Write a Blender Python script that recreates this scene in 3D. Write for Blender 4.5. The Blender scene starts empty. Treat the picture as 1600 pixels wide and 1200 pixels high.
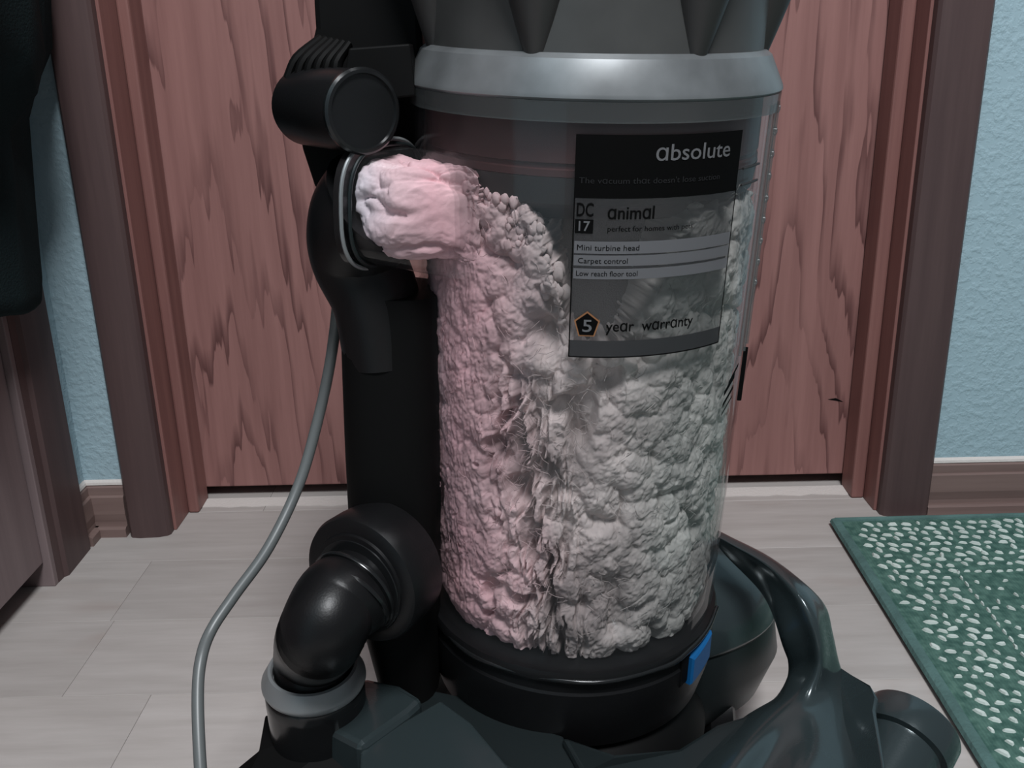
import bpy, bmesh, math, random
import numpy as np
from mathutils import Vector, Matrix, noise
random.seed(7)
np.random.seed(7)
sc = bpy.context.scene
COL = sc.collection
PI = math.pi

# ------------------------------------------------------------------ camera
cam_d = bpy.data.cameras.new('camera')
cam_d.sensor_width = 36.0
cam_d.lens = 33.75
cam_d.clip_start = 0.02
cam = bpy.data.objects.new('camera', cam_d)
cam.matrix_world = Matrix([(0.999777,0.021101,0.000583,0.000000),(-0.006305,0.324862,-0.945740,-1.055000),(-0.020145,0.945526,0.324923,0.500000), (0, 0, 0, 1)])
COL.objects.link(cam)
sc.camera = cam

# ------------------------------------------------------------------ light
world = bpy.data.worlds.new('world')
sc.world = world
world.use_nodes = True
world.node_tree.nodes['Background'].inputs[0].default_value = (0.80, 0.90, 1.0, 1)
world.node_tree.nodes['Background'].inputs[1].default_value = 0.145


def area_light(name, loc, target, size, power, color):
    d = bpy.data.lights.new(name, 'AREA')
    d.shape = 'DISK'
    d.size = size
    d.energy = power
    d.color = color
    o = bpy.data.objects.new(name, d)
    o.location = loc
    o.rotation_euler = (Vector(target) - Vector(loc)).to_track_quat('-Z', 'Y').to_euler()
    COL.objects.link(o)
    return o


area_light('ceiling_lamp_light', (0.22, -1.70, 2.25), (0.05, -0.45, 0.1), 0.6, 57, (0.95, 0.97, 1.0))
sc.view_settings.view_transform = 'Standard'
sc.view_settings.look = 'None'
sc.view_settings.gamma = 1.0
sc.view_settings.use_curve_mapping = False
sc.view_settings.exposure = 0.0


# ------------------------------------------------------------------ materials
def nodes_of(m):
    m.use_nodes = True
    nt = m.node_tree
    return nt, nt.nodes, nt.links, nt.nodes['Principled BSDF']


def plain(name, col, rough=0.5, metal=0.0, spec=0.5, bump=0.0, bscale=300.0, coat=0.0, vary=0.0):
    m = bpy.data.materials.new(name)
    nt, N, L, b = nodes_of(m)
    b.inputs['Base Color'].default_value = (*col, 1)
    b.inputs['Roughness'].default_value = rough
    b.inputs['Metallic'].default_value = metal
    b.inputs['Specular IOR Level'].default_value = spec
    b.inputs['Coat Weight'].default_value = coat
    tc = N.new('ShaderNodeTexCoord')
    if vary:
        n2 = N.new('ShaderNodeTexNoise')
        n2.inputs['Scale'].default_value = 35
        n2.inputs['Detail'].default_value = 5
        L.new(tc.outputs['Object'], n2.inputs['Vector'])
        r = N.new('ShaderNodeValToRGB')
        r.color_ramp.elements[0].color = (*[c * (1 - vary) for c in col], 1)
        r.color_ramp.elements[1].color = (*[min(1, c * (1 + vary)) for c in col], 1)
        r.color_ramp.elements[0].position = .3
        r.color_ramp.elements[1].position = .7
        L.new(n2.outputs['Fac'], r.inputs['Fac'])
        L.new(r.outputs['Color'], b.inputs['Base Color'])
    if bump:
        n = N.new('ShaderNodeTexNoise')
        n.inputs['Scale'].default_value = bscale
        n.inputs['Detail'].default_value = 3
        L.new(tc.outputs['Object'], n.inputs['Vector'])
        bp = N.new('ShaderNodeBump')
        bp.inputs['Strength'].default_value = bump
        bp.inputs['Distance'].default_value = 0.002
        L.new(n.outputs['Fac'], bp.inputs['Height'])
        L.new(bp.outputs['Normal'], b.inputs['Normal'])
    return m


def math_node(N, L, op, a, b=None, c=None):
    n = N.new('ShaderNodeMath')
    n.operation = op
    for i, v in enumerate((a, b, c)):
        if v is None:
            continue
        if isinstance(v, (int, float)):
            n.inputs[i].default_value = v
        else:
            L.new(v, n.inputs[i])
    return n.outputs[0]


def wood(name, light, mid, dark, flame=True, streak=1.0, rough=0.45, axis='Z'):
    """stained veneer: fine streaks along the grain, plus cathedral peaks"""
    m = bpy.data.materials.new(name)
    nt, N, L, b = nodes_of(m)
    tc = N.new('ShaderNodeTexCoord')
    mp = N.new('ShaderNodeMapping')
    sc_ = {'Z': (1, 1, 0.045), 'X': (0.045, 1, 1), 'Y': (1, 0.045, 1)}[axis]
    mp.inputs['Scale'].default_value = sc_
    L.new(tc.outputs['Object'], mp.inputs['Vector'])
    n1 = N.new('ShaderNodeTexNoise')
    n1.inputs['Scale'].default_value = 55
    n1.inputs['Detail'].default_value = 5
    n1.inputs['Roughness'].default_value = 0.65
    L.new(mp.outputs['Vector'], n1.inputs['Vector'])
    r1 = N.new('ShaderNodeValToRGB')
    e = r1.color_ramp.elements
    e[0].position, e[0].color = 0.30, (*mid, 1)
    e[1].position, e[1].color = 0.68, (*light, 1)
    L.new(n1.outputs['Fac'], r1.inputs['Fac'])
    col = r1.outputs['Color']
    if flame:
        sep = N.new('ShaderNodeSeparateXYZ')
        L.new(tc.outputs['Object'], sep.inputs[0])
        nz = N.new('ShaderNodeTexNoise')
        nz.inputs['Scale'].default_value = 5.5
        nz.inputs['Detail'].default_value = 3
        mp2 = N.new('ShaderNodeMapping')
        mp2.inputs['Scale'].default_value = (1.6, 1, 0.35)
        L.new(tc.outputs['Object'], mp2.inputs['Vector'])
        L.new(mp2.outputs['Vector'], nz.inputs['Vector'])
        ax_ = math_node(N, L, 'ABSOLUTE', sep.outputs['X'])
        du = math_node(N, L, 'SUBTRACT', ax_, 0.315)
        adu = math_node(N, L, 'POWER', math_node(N, L, 'ABSOLUTE', du), 1.25)
        f = math_node(N, L, 'MULTIPLY', adu, 62.0)
        f = math_node(N, L, 'MULTIPLY_ADD', sep.outputs['Z'], 5.4, f)
        f = math_node(N, L, 'MULTIPLY_ADD', nz.outputs['Fac'], 5.0, f)
        n3 = N.new('ShaderNodeTexNoise')
        n3.inputs['Scale'].default_value = 90
        L.new(mp.outputs['Vector'], n3.inputs['Vector'])
        f = math_node(N, L, 'MULTIPLY_ADD', n3.outputs['Fac'], 1.3, f)
        fr = math_node(N, L, 'FRACT', f)
        r2 = N.new('ShaderNodeValToRGB')
        e2 = r2.color_ramp.elements
        e2[0].position, e2[0].color = 0.0, (1, 1, 1, 1)
        e2[1].position, e2[1].color = 0.34, (0, 0, 0, 1)
        e2.new(0.97).color = (0.0, 0.0, 0.0, 1)
        e2.new(1.0).color = (1, 1, 1, 1)
        L.new(fr, r2.inputs['Fac'])
        # the grain lines break up along their length
        n4 = N.new('ShaderNodeTexNoise')
        n4.inputs['Scale'].default_value = 14
        n4.inputs['Detail'].default_value = 4
        L.new(mp2.outputs['Vector'], n4.inputs['Vector'])
        r4 = N.new('ShaderNodeValToRGB')
        r4.color_ramp.elements[0].position = .32
        r4.color_ramp.elements[1].position = .58
        L.new(n4.outputs['Fac'], r4.inputs['Fac'])
        w = math_node(N, L, 'MULTIPLY', r2.outputs['Color'], r4.outputs['Color'])
        w = math_node(N, L, 'MULTIPLY', w, 0.8 * streak)
        mix = N.new('ShaderNodeMix')
        mix.data_type = 'RGBA'
        L.new(w, mix.inputs['Factor'])
        L.new(col, mix.inputs[6])
        mix.inputs[7].default_value = (*dark, 1)
        col = mix.outputs[2]
    L.new(col, b.inputs['Base Color'])
    b.inputs['Roughness'].default_value = rough
    b.inputs['Specular IOR Level'].default_value = 0.25
    bp = N.new('ShaderNodeBump')
    bp.inputs['Strength'].default_value = 0.12
    bp.inputs['Distance'].default_value = 0.001
    L.new(n1.outputs['Fac'], bp.inputs['Height'])
    L.new(bp.outputs['Normal'], b.inputs['Normal'])
    return m


def plaster(name, col):
    m = bpy.data.materials.new(name)
    nt, N, L, b = nodes_of(m)
    tc = N.new('ShaderNodeTexCoord')
    n = N.new('ShaderNodeTexNoise')
    n.inputs['Scale'].default_value = 150
    n.inputs['Detail'].default_value = 4
    L.new(tc.outputs['Object'], n.inputs['Vector'])
    r = N.new('ShaderNodeValToRGB')
    r.color_ramp.elements[0].position = .42
    r.color_ramp.elements[1].position = .66
    L.new(n.outputs['Fac'], r.inputs['Fac'])
    bp = N.new('ShaderNodeBump')
    bp.inputs['Strength'].default_value = 0.28
    bp.inputs['Distance'].default_value = 0.003
    L.new(r.outputs['Color'], bp.inputs['Height'])
    L.new(bp.outputs['Normal'], b.inputs['Normal'])
    b.inputs['Base Color'].default_value = (*col, 1)
    b.inputs['Roughness'].default_value = 0.7
    b.inputs['Specular IOR Level'].default_value = 0.3
    return m


def plank_mat():
    m = bpy.data.materials.new('pale_vinyl_plank')
    nt, N, L, b = nodes_of(m)
    tc = N.new('ShaderNodeTexCoord')
    oi = N.new('ShaderNodeObjectInfo')
    add = N.new('ShaderNodeVectorMath')
    add.operation = 'MULTIPLY_ADD'
    L.new(oi.outputs['Random'], add.inputs[0])
    add.inputs[1].default_value = (7, 3, 0)
    L.new(tc.outputs['Object'], add.inputs[2])
    mp = N.new('ShaderNodeMapping')
    mp.inputs['Scale'].default_value = (0.12, 1, 1)
    L.new(add.outputs[0], mp.inputs['Vector'])
    n = N.new('ShaderNodeTexNoise')
    n.inputs['Scale'].default_value = 60
    n.inputs['Detail'].default_value = 6
    n.inputs['Roughness'].default_value = .6
    L.new(mp.outputs['Vector'], n.inputs['Vector'])
    r = N.new('ShaderNodeValToRGB')
    e = r.color_ramp.elements
    e[0].position, e[0].color = .3, (.385, .355, .335, 1)
    e[1].position, e[1].color = .72, (.475, .445, .425, 1)
    L.new(n.outputs['Fac'], r.inputs['Fac'])
    hs = N.new('ShaderNodeHueSaturation')
    L.new(r.outputs['Color'], hs.inputs['Color'])
    v = math_node(N, L, 'MULTIPLY_ADD', oi.outputs['Random'], .17, .91)
    L.new(v, hs.inputs['Value'])
    # brownish knots and smudges
    n2 = N.new('ShaderNodeTexNoise')
    n2.inputs['Scale'].default_value = 9
    n2.inputs['Detail'].default_value = 2
    mp2 = N.new('ShaderNodeMapping')
    mp2.inputs['Scale'].default_value = (0.6, 1.5, 1)
    L.new(add.outputs[0], mp2.inputs['Vector'])
    L.new(mp2.outputs['Vector'], n2.inputs['Vector'])
    r2 = N.new('ShaderNodeValToRGB')
    r2.color_ramp.elements[0].position = .64
    r2.color_ramp.elements[1].position = .80
    L.new(n2.outputs['Fac'], r2.inputs['Fac'])
    mix = N.new('ShaderNodeMix')
    mix.data_type = 'RGBA'
    L.new(math_node(N, L, 'MULTIPLY', r2.outputs['Color'], .5), mix.inputs['Factor'])
    L.new(hs.outputs['Color'], mix.inputs[6])
    mix.inputs[7].default_value = (.30, .23, .20, 1)
    L.new(mix.outputs[2], b.inputs['Base Color'])
    b.inputs['Roughness'].default_value = .5
    b.inputs['Specular IOR Level'].default_value = .35
    return m


def clear_plastic(name, tint=(1, 1, 1), fac=0.0, rough=0.05, body=(.5, .5, .5)):
    """thin clear moulding: straight-through transmission, fresnel gloss, a little haze"""
    m = bpy.data.materials.new(name)
    m.use_nodes = True
    nt = m.node_tree
    N, L = nt.nodes, nt.links
    N.remove(N['Principled BSDF'])
    out = N['Material Output']
    tr = N.new('ShaderNodeBsdfTransparent')
    tr.inputs[0].default_value = (*tint, 1)
    gl = N.new('ShaderNodeBsdfGlossy')
    gl.inputs['Roughness'].default_value = rough
    gl.inputs['Color'].default_value = (1, 1, 1, 1)
    lw = N.new('ShaderNodeLayerWeight')
    lw.inputs['Blend'].default_value = 0.5
    f5 = math_node(N, L, 'POWER', lw.outputs['Facing'], 5.0)
    fres = math_node(N, L, 'MULTIPLY_ADD', f5, 0.55, 0.026)
    mx = N.new('ShaderNodeMixShader')
    L.new(fres, mx.inputs[0])
    L.new(tr.outputs[0], mx.inputs[1])
    L.new(gl.outputs[0], mx.inputs[2])
    res = mx.outputs[0]
    if fac:
        df = N.new('ShaderNodeBsdfDiffuse')
        df.inputs[0].default_value = (*body, 1)
        mx2 = N.new('ShaderNodeMixShader')
        mx2.inputs[0].default_value = fac
        L.new(res, mx2.inputs[1])
        L.new(df.outputs[0], mx2.inputs[2])
        res = mx2.outputs[0]
    L.new(res, out.inputs['Surface'])
    return m


def lint_mat():
    m = bpy.data.materials.new('packed_lint')
    nt, N, L, b = nodes_of(m)
    tc = N.new('ShaderNodeTexCoord')
    sep = N.new('ShaderNodeSeparateXYZ')
    L.new(tc.outputs['Object'], sep.inputs[0])
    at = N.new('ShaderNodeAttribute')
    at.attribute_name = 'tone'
    nb = N.new('ShaderNodeTexNoise')
    nb.inputs['Scale'].default_value = 18
    L.new(tc.outputs['Object'], nb.inputs['Vector'])
    x = math_node(N, L, 'MULTIPLY_ADD', nb.outputs['Fac'], .05, sep.outputs['X'])
    mr = N.new('ShaderNodeMapRange')
    L.new(x, mr.inputs['Value'])
    mr.inputs['From Min'].default_value = -0.06
    mr.inputs['From Max'].default_value = 0.11
    r = N.new('ShaderNodeValToRGB')  # pink cast of the dim left side painted into the lint colour
    e = r.color_ramp.elements
    e[0].position, e[0].color = 0.0, (.66, .62, .67, 1)
    e[1].position, e[1].color = 1, (.38, .365, .345, 1)
    e.new(.14).color = (.74, .51, .54, 1)
    e.new(.30).color = (.74, .44, .475, 1)
    e.new(.62).color = (.46, .375, .365, 1)
    L.new(mr.outputs[0], r.inputs['Fac'])
    n = N.new('ShaderNodeTexNoise')
    n.inputs['Scale'].default_value = 160
    n.inputs['Detail'].default_value = 5
    n.inputs['Roughness'].default_value = .7
    L.new(tc.outputs['Object'], n.inputs['Vector'])
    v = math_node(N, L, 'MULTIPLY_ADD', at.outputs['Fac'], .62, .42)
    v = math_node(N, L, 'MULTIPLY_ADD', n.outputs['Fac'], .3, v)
    hs = N.new('ShaderNodeHueSaturation')
    L.new(r.outputs['Color'], hs.inputs['Color'])
    L.new(v, hs.inputs['Value'])
    L.new(hs.outputs['Color'], b.inputs['Base Color'])
    b.inputs['Roughness'].default_value = 1
    b.inputs['Specular IOR Level'].default_value = 0
    bp = N.new('ShaderNodeBump')
    bp.inputs['Strength'].default_value = .2
    bp.inputs['Distance'].default_value = .002
    L.new(n.outputs['Fac'], bp.inputs['Height'])
    L.new(bp.outputs['Normal'], b.inputs['Normal'])
    return m


def rug_mat():
    m = bpy.data.materials.new('green_woven_rug')
    nt, N, L, b = nodes_of(m)
    tc = N.new('ShaderNodeTexCoord')
    n = N.new('ShaderNodeTexNoise')
    n.inputs['Scale'].default_value = 120
    n.inputs['Detail'].default_value = 5
    L.new(tc.outputs['Object'], n.inputs['Vector'])
    r = N.new('ShaderNodeValToRGB')
    e = r.color_ramp.elements
    e[0].position, e[0].color = .35, (.045, .105, .088, 1)
    e[1].position, e[1].color = .68, (.105, .20, .165, 1)
    L.new(n.outputs['Fac'], r.inputs['Fac'])
    L.new(r.outputs['Color'], b.inputs['Base Color'])
    b.inputs['Roughness'].default_value = .95
    b.inputs['Specular IOR Level'].default_value = .1
    w = N.new('ShaderNodeTexWave')
    w.inputs['Scale'].default_value = 55
    w.inputs['Distortion'].default_value = 1.5
    L.new(tc.outputs['Object'], w.inputs['Vector'])
    bp = N.new('ShaderNodeBump')
    bp.inputs['Strength'].default_value = .6
    bp.inputs['Distance'].default_value = .002
    L.new(w.outputs['Fac'], bp.inputs['Height'])
    L.new(bp.outputs['Normal'], b.inputs['Normal'])
    return m


M = {}
M['door'] = wood('door_veneer', (.320, .165, .150), (.240, .118, .108), (.075, .030, .030))
M['jamb'] = wood('jamb_wood', (.265, .130, .115), (.190, .088, .080), (.06, .03, .03), flame=False)
M['casing'] = wood('casing_wood', (.098, .064, .062), (.070, .045, .045), (.04, .02, .02), flame=False)
M['base'] = wood('baseboard_wood', (.215, .150, .135), (.160, .108, .098), (.04, .02, .02), flame=False, axis='X')
M['slab'] = wood('side_door_veneer', (.230, .180, .180), (.180, .138, .140), (.06, .03, .03), flame=False)
M['wall'] = plaster('blue_wall_paint', (.345, .475, .530))
M['caulk'] = plain('white_caulk', (.62, .58, .55), .7, bump=.3)
M['floor_under'] = plain('floor_joint_dark', (.36, .33, .31), .8)
M['plank'] = plank_mat()
M['black'] = plain('black_plastic', (.006, .006, .0065), .36, spec=.28, bump=.05, bscale=900)
M['black_matt'] = plain('matt_black_plastic', (.004, .004, .004), .6, spec=.10)
M['black_gloss'] = plain('glossy_black_plastic', (.009, .0095, .010), .2, spec=.5)
M['teal'] = plain('iron_grey_plastic', (.036, .050, .053), .20, metal=.35, spec=.6, bump=.03, bscale=900, coat=.2)
M['teal_dark'] = plain('dark_iron_plastic', (.014, .019, .020), .35, metal=.2, spec=.4)
M['silver'] = plain('silver_plastic', (.29, .305, .31), .42, metal=.5, spec=.6)
M['collar'] = plain('silver_grey_collar', (.19, .20, .205), .36, metal=.45, spec=.5, vary=.25)
M['smoke'] = plain('smoked_grey_plastic', (.062, .062, .060), .38, spec=.5, vary=.12)
M['cone'] = plain('dark_cyclone_plastic', (.040, .038, .037), .42, spec=.4)
M['shroud'] = plain('brown_shroud_plastic', (.060, .025, .025), .45, spec=.25, vary=.15)
M['skirt'] = plain('dark_skirt_plastic', (.018, .015, .015), .5)
M['mesh'] = plain('grey_shroud_mesh', (.050, .046, .046), .6, bump=.5, bscale=1500)
M['blue'] = plain('blue_button_plastic', (.004, .085, .24), .5, spec=.3)
M['clear'] = clear_plastic('clear_bin_plastic', (.95, .955, .955), .012, .06, (.6, .6, .62))
M['clear_edge'] = clear_plastic('clear_bin_rim', (.70, .72, .72), .16, .12, (.26, .28, .28))
M['film'] = clear_plastic('label_film', (.80, .80, .80), .03, .25, (.4, .4, .42))
M['bar'] = clear_plastic('label_white_bar', (.5, .5, .5), .45, .3, (.26, .26, .275))
M['lowbar'] = clear_plastic('label_grey_band', (.32, .32, .32), .35, .3, (.10, .10, .105))
M['ink'] = plain('black_ink', (.003, .003, .003), .7, spec=.06)
M['ink_white'] = plain('pale_ink', (.13, .13, .135), .6, spec=.1)
M['ink_dim'] = plain('dim_ink', (.020, .020, .021), .6, spec=.1)
M['ink_orange'] = plain('orange_ink', (.28, .13, .06), .6, spec=.2)
M['lint'] = lint_mat()
M['cord'] = plain('grey_cord_rubber', (.115, .125, .125), .38, spec=.5)
M['rug'] = rug_mat()
M['binding'] = plain('green_rug_binding', (.085, .155, .145), .9, spec=.1, bump=.6, bscale=260, vary=.2)
M['fleck'] = plain('white_wool_fleck', (.55, .62, .58), .95, spec=.1, vary=.15)
M['cloth'] = plain('dark_green_cloth', (.012, .022, .024), .95, spec=.1, bump=.4, bscale=500)


# ------------------------------------------------------------------ mesh helpers
def V(*a):
    return Vector(a[0] if len(a) == 1 else a)


def mesh_obj(name, verts, faces, mat, parent=None, smooth=False, bevel=0.0, sharp=40):
    me = bpy.data.meshes.new(name)
    me.from_pydata([tuple(v) for v in verts], [], faces)
    bm = bmesh.new()
    bm.from_mesh(me)
    bmesh.ops.recalc_face_normals(bm, faces=bm.faces)
    bm.to_mesh(me)
    bm.free()
    me.materials.append(M[mat] if isinstance(mat, str) else mat)
    o = bpy.data.objects.new(name, me)
    COL.objects.link(o)
    if smooth:
        for p in me.polygons:
            p.use_smooth = True
        me.set_sharp_from_angle(angle=math.radians(sharp))
    if bevel:
        md = o.modifiers.new('bevel', 'BEVEL')
        md.width = bevel
        md.segments = 2
        md.limit_method = 'ANGLE'
        md.angle_limit = math.radians(35)
    if parent is not None:
        o.parent = parent
        o.matrix_parent_inverse = parent.matrix_world.inverted()
    return o


class MB:
    def __init__(s):
        s.v, s.f = [], []

    def add(s, verts, faces):
        k = len(s.v)
        s.v += [tuple(v) for v in verts]
        s.f += [tuple(i + k for i in f) for f in faces]
        return s

    def box(s, x0, x1, y0, y1, z0, z1):
        return s.add([(x, y, z) for z in (z0, z1) for y in (y0, y1) for x in (x0, x1)],
                     [(0, 2, 3, 1), (4, 5, 7, 6), (0, 1, 5, 4), (2, 6, 7, 3), (0, 4, 6, 2), (1, 3, 7, 5)])

    def rings(s, rings, closed_ends=True, cyclic=False):
        n = len(rings[0])
        k = len(s.v)
        for r in rings:
            s.v += [tuple(p) for p in r]
        m = len(rings)
        for i in range(m if cyclic else m - 1):
            a, b = k + i * n, k + ((i + 1) % m) * n
            for j in range(n):
                s.f.append((a + j, a + (j + 1) % n, b + (j + 1) % n, b + j))
        if closed_ends and not cyclic:
            s.f.append(tuple(k + j for j in range(n))[::-1])
            s.f.append(tuple(k + (m - 1) * n + j for j in range(n)))
        return s

    def prism(s, poly, z0, z1):
        """polygon given as (x,y) or (x,y,ztop) extruded down to z0"""
        n = len(poly)
        top = [(p[0], p[1], p[2] if len(p) > 2 and z1 is None else z1) for p in poly]
        return s.rings([[(p[0], p[1], z0) for p in poly], top])

    def build(s, name, mat, parent=None, **kw):
        return mesh_obj(name, s.v, s.f, mat, parent, **kw)


def basis(axis, ref=None):
    a = Vector(axis).normalized()
    r = Vector(ref) if ref is not None else (Vector((0, 0, 1)) if abs(a.z) < .9 else Vector((1, 0, 0)))
    e1 = (r - a * r.dot(a)).normalized()
    return a, e1, a.cross(e1)


def lathe(mb, origin, axis, prof, seg=64, ref=None, closed=True):
    """prof: list of (radius, height); radius 0 becomes a tiny disc"""
    a, e1, e2 = basis(axis, ref)
    o = Vector(origin)
    rs = []
    for r, h in prof:
        r = max(r, 1e-5)
        rs.append([o + a * h + (e1 * math.cos(t) + e2 * math.sin(t)) * r
                   for t in [2 * PI * i / seg for i in range(seg)]])
    mb.rings(rs, closed_ends=closed)
    return mb


def catmull(P, n=8):
    P = [Vector(p) for p in P]
    out = []
    for i in range(len(P) - 1):
        p0 = P[i - 1] if i else P[0] * 2 - P[1]
        p1, p2 = P[i], P[i + 1]
        p3 = P[i + 2] if i + 2 < len(P) else P[-1] * 2 - P[-2]
        for k in range(n):
            t = k / n
            out.append(.5 * ((2 * p1) + (p2 - p0) * t + (2 * p0 - 5 * p1 + 4 * p2 - p3) * t * t
                             + (3 * p1 - p0 - 3 * p2 + p3) * t ** 3))
    out.append(P[-1])
    return out


def sweep(mb, path, ra, rb=None, seg=20, n=8, up=(0, 0, 1), power=2.0, smooth_path=True):
    """super-ellipse section swept along a path; ra along the side direction, rb along the up direction"""
    m = len(path)
    ra = list(ra) if hasattr(ra, '__len__') else [ra] * m
    rb = ra if rb is None else (list(rb) if hasattr(rb, '__len__') else [rb] * m)
    pts = catmull(path, n) if smooth_path else [Vector(p) for p in path]
    N_ = len(pts)
    rr = []
    for i, p in enumerate(pts):
        t = (pts[min(i + 1, N_ - 1)] - pts[max(i - 1, 0)]).normalized()
        u_ = Vector(up)
        side = t.cross(u_)
        if side.length < .15:
            side = t.cross(Vector((0, 1, 0)))
        side.normalize()
        if i and side.dot(prev) < 0:
            side = -side
        prev = side
        u2 = side.cross(t).normalized()
        s_ = i / (N_ - 1) * (m - 1)
        k = min(int(s_), m - 2)
        w = s_ - k
        a_ = ra[k] * (1 - w) + ra[k + 1] * w
        b_ = rb[k] * (1 - w) + rb[k + 1] * w
        ring = []
        for j in range(seg):
            th = 2 * PI * j / seg
            c, s2 = math.cos(th), math.sin(th)
            ex = 2.0 / power
            ring.append(p + side * a_ * math.copysign(abs(c) ** ex, c) + u2 * b_ * math.copysign(abs(s2) ** ex, s2))
        rr.append(ring)
    mb.rings(rr)
    return mb


def tag(o, label=None, cat=None, group=None, kind=None):
    if label:
        o['label'] = label
    if cat:
        o['category'] = cat
    if group:
        o['group'] = group
    if kind:
        o['kind'] = kind
    return o


def thing(name, loc, label, cat, group=None):
    e = bpy.data.objects.new(name, None)
    e.location = loc
    e.empty_display_size = .05
    COL.objects.link(e)
    bpy.context.view_layer.update()
    return tag(e, label, cat, group)


def struct(o, label=None):
    o['kind'] = 'structure'
    if label:
        o['label'] = label
    return o


# ------------------------------------------------------------------ floor
fl = MB().box(-1.3, 1.7, -2.0, 0.12, -0.03, -0.0025).build('floor', 'floor_under')
struct(fl, 'pale wood-look plank floor')
PW = 0.1135
rows = [0.0755 - PW * k for k in range(0, 17)]
for k, ytop in enumerate(rows):
    ya, yb = ytop - PW, ytop
    yb = min(yb, 0.10)
    joints = [-1.3]
    if k == 2:
        joints += [-.86, -.386, .53]
    elif k == 3:
        joints += [-.382, .09, .62]
    elif k == 1:
        joints += [-.66, -.13, .42, 1.1]
    else:
        x = -1.3 + random.uniform(.2, .8)
        while x < 1.6:
            joints.append(x)
            x += random.uniform(.55, .95)
    joints.append(1.7)
    for a, b in zip(joints[:-1], joints[1:]):
        g = .00015
        mb = MB()
        x0, x1, y0, y1 = a + g, b - g, ya + g, yb - g
        bv = .0003
        mb.rings([[(x0, y0, -.0025), (x1, y0, -.0025), (x1, y1, -.0025), (x0, y1, -.0025)],
                  [(x0, y0, -bv), (x1, y0, -bv), (x1, y1, -bv), (x0, y1, -bv)],
                  [(x0 + bv, y0 + bv, 0), (x1 - bv, y0 + bv, 0), (x1 - bv, y1 - bv, 0), (x0 + bv, y1 - bv, 0)]])
        mb.build('plank', 'plank', fl)

# ------------------------------------------------------------------ back wall, door opening, trim
YL, YR = -0.082, -0.070          # wall face left and right of the door
JL, JR = -0.382, 0.408           # jamb faces
WH = 2.4
wb = MB()
wb.box(-1.3, JL - .01, YL, .10, 0, WH)
wb.box(JR + .01, 1.7, YR, .10, 0, WH)
wb.box(JL - .01, JR + .01, YR, .10, 2.06, WH)
struct(wb.build('wall_back', 'wall'), 'light blue textured plaster wall around the wooden door')

# door leaf
d1 = MB().box(JL + .002, JR - .002, 0.0, .035, .0145, 2.035).build('door_1', 'door', bevel=.0015)
struct(d1, 'flush reddish wood veneer door behind the vacuum')
MB().box(JL - .2, JR + .2, .036, .10, -.002, .05).build('door_sill_block', 'black_matt', d1)

mesh_obj('scratch', [(0.3682, -0.0006, 0.1105), (0.3778, -0.0006, 0.1119), (0.3872, -0.0006, 0.1069), (0.3781, -0.0006, 0.1087)], [(0, 1, 2, 3)], 'black_matt', d1)

# frame of the door: jambs, stops, casings
jf = MB()
jf.box(JL - .018, JL, YL, .06, 0, 2.055)
jf.box(JR, JR + .018, YR, .06, 0, 2.055)
jf.box(JL - .018, JR + .018, YR, .06, 2.037, 2.055)
jo = struct(jf.build('trim_1', 'jamb', bevel=.001), 'reddish wooden door jamb around the veneer door')
for x0, x1, y0 in ((JL, JL + .0125, -.040), (JR - .0145, JR, -.038)):
    MB().box(x0, x1, y0, -.001, 0, 2.037).build('door_stop', 'jamb', jo, bevel=.0025)


def casing(x_in, x_out, yw, name, label):
    """flat casing board with an eased inner edge, standing proud of the wall"""
    s = 1 if x_out > x_in else -1
    prof = [(x_in, yw), (x_in, yw - .010), (x_in + s * .003, yw - .0135), (x_in + s * .012, yw - .0165),
            (x_out - s * .012, yw - .018), (x_out - s * .003, yw - .0165), (x_out, yw - .013), (x_out, yw)]
    mb = MB().rings([[(x, y, z) for x, y in prof] for z in (0.0, 2.10)])
    return struct(mb.build(name, 'casing', smooth=True, sharp=30), label)


casing(JL - .003, -.4290, YL, 'trim_2', 'dark brown casing board left of the veneer door')
casing(JR + .003, .4635, YR, 'trim_3', 'dark brown casing board right of the veneer door')

# worn white strip along the foot of the door
th = MB()
xs = np.linspace(JL + .004, JR - .004, 60)
fr_, bk_ = [], []
for i, x in enumerate(xs):
    w = noise.noise((x * 40, 2.1, 0)) * .006 + noise.noise((x * 130, 7, 0)) * .004
    fr_.append((x, -.026 + w, .0006))
    bk_.append((x, -.006, .0022))
for i in range(59):
    th.add([fr_[i], fr_[i + 1], bk_[i + 1], bk_[i]], [(0, 1, 2, 3)])
    th.add([(fr_[i][0], fr_[i][1], 0), (fr_[i + 1][0], fr_[i + 1][1], 0), fr_[i + 1], fr_[i]], [(0, 1, 2, 3)])
struct(th.build('trim_4', 'caulk'), 'worn white strip on the floor along the door foot')


def baseboard(p0, p1, out, name, label, mat='base'):
    """moulded baseboard from p0 to p1 along a wall; out = unit vector away from the wall"""
    prof = [(0, 0), (.015, 0), (.015, .0095), (.0120, .0115), (.0085, .0115), (.0080, .016), (.0095, .026), (.0085, .040),
            (.0080, .0455), (.0060, .0470), (.0050, .0472), (.0045, .0560), (.0020, .0585), (0, .0588)]
    ox, oy = out
    mb = MB().rings([[(p[0] + ox * d, p[1] + oy * d, z) for d, z in prof] for p in (p0, p1)])
    o = struct(mb.build(name, mat), label)
    cq = MB().rings([[(p[0] + ox * d, p[1] + oy * d, z) for d, z in ((0, .0580), (.0035, .0588), (.0028, .0615), (0, .0640))]
                     for p in (p0, p1)])
    cq.build('caulk_line', 'caulk', o)
    return o


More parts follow.
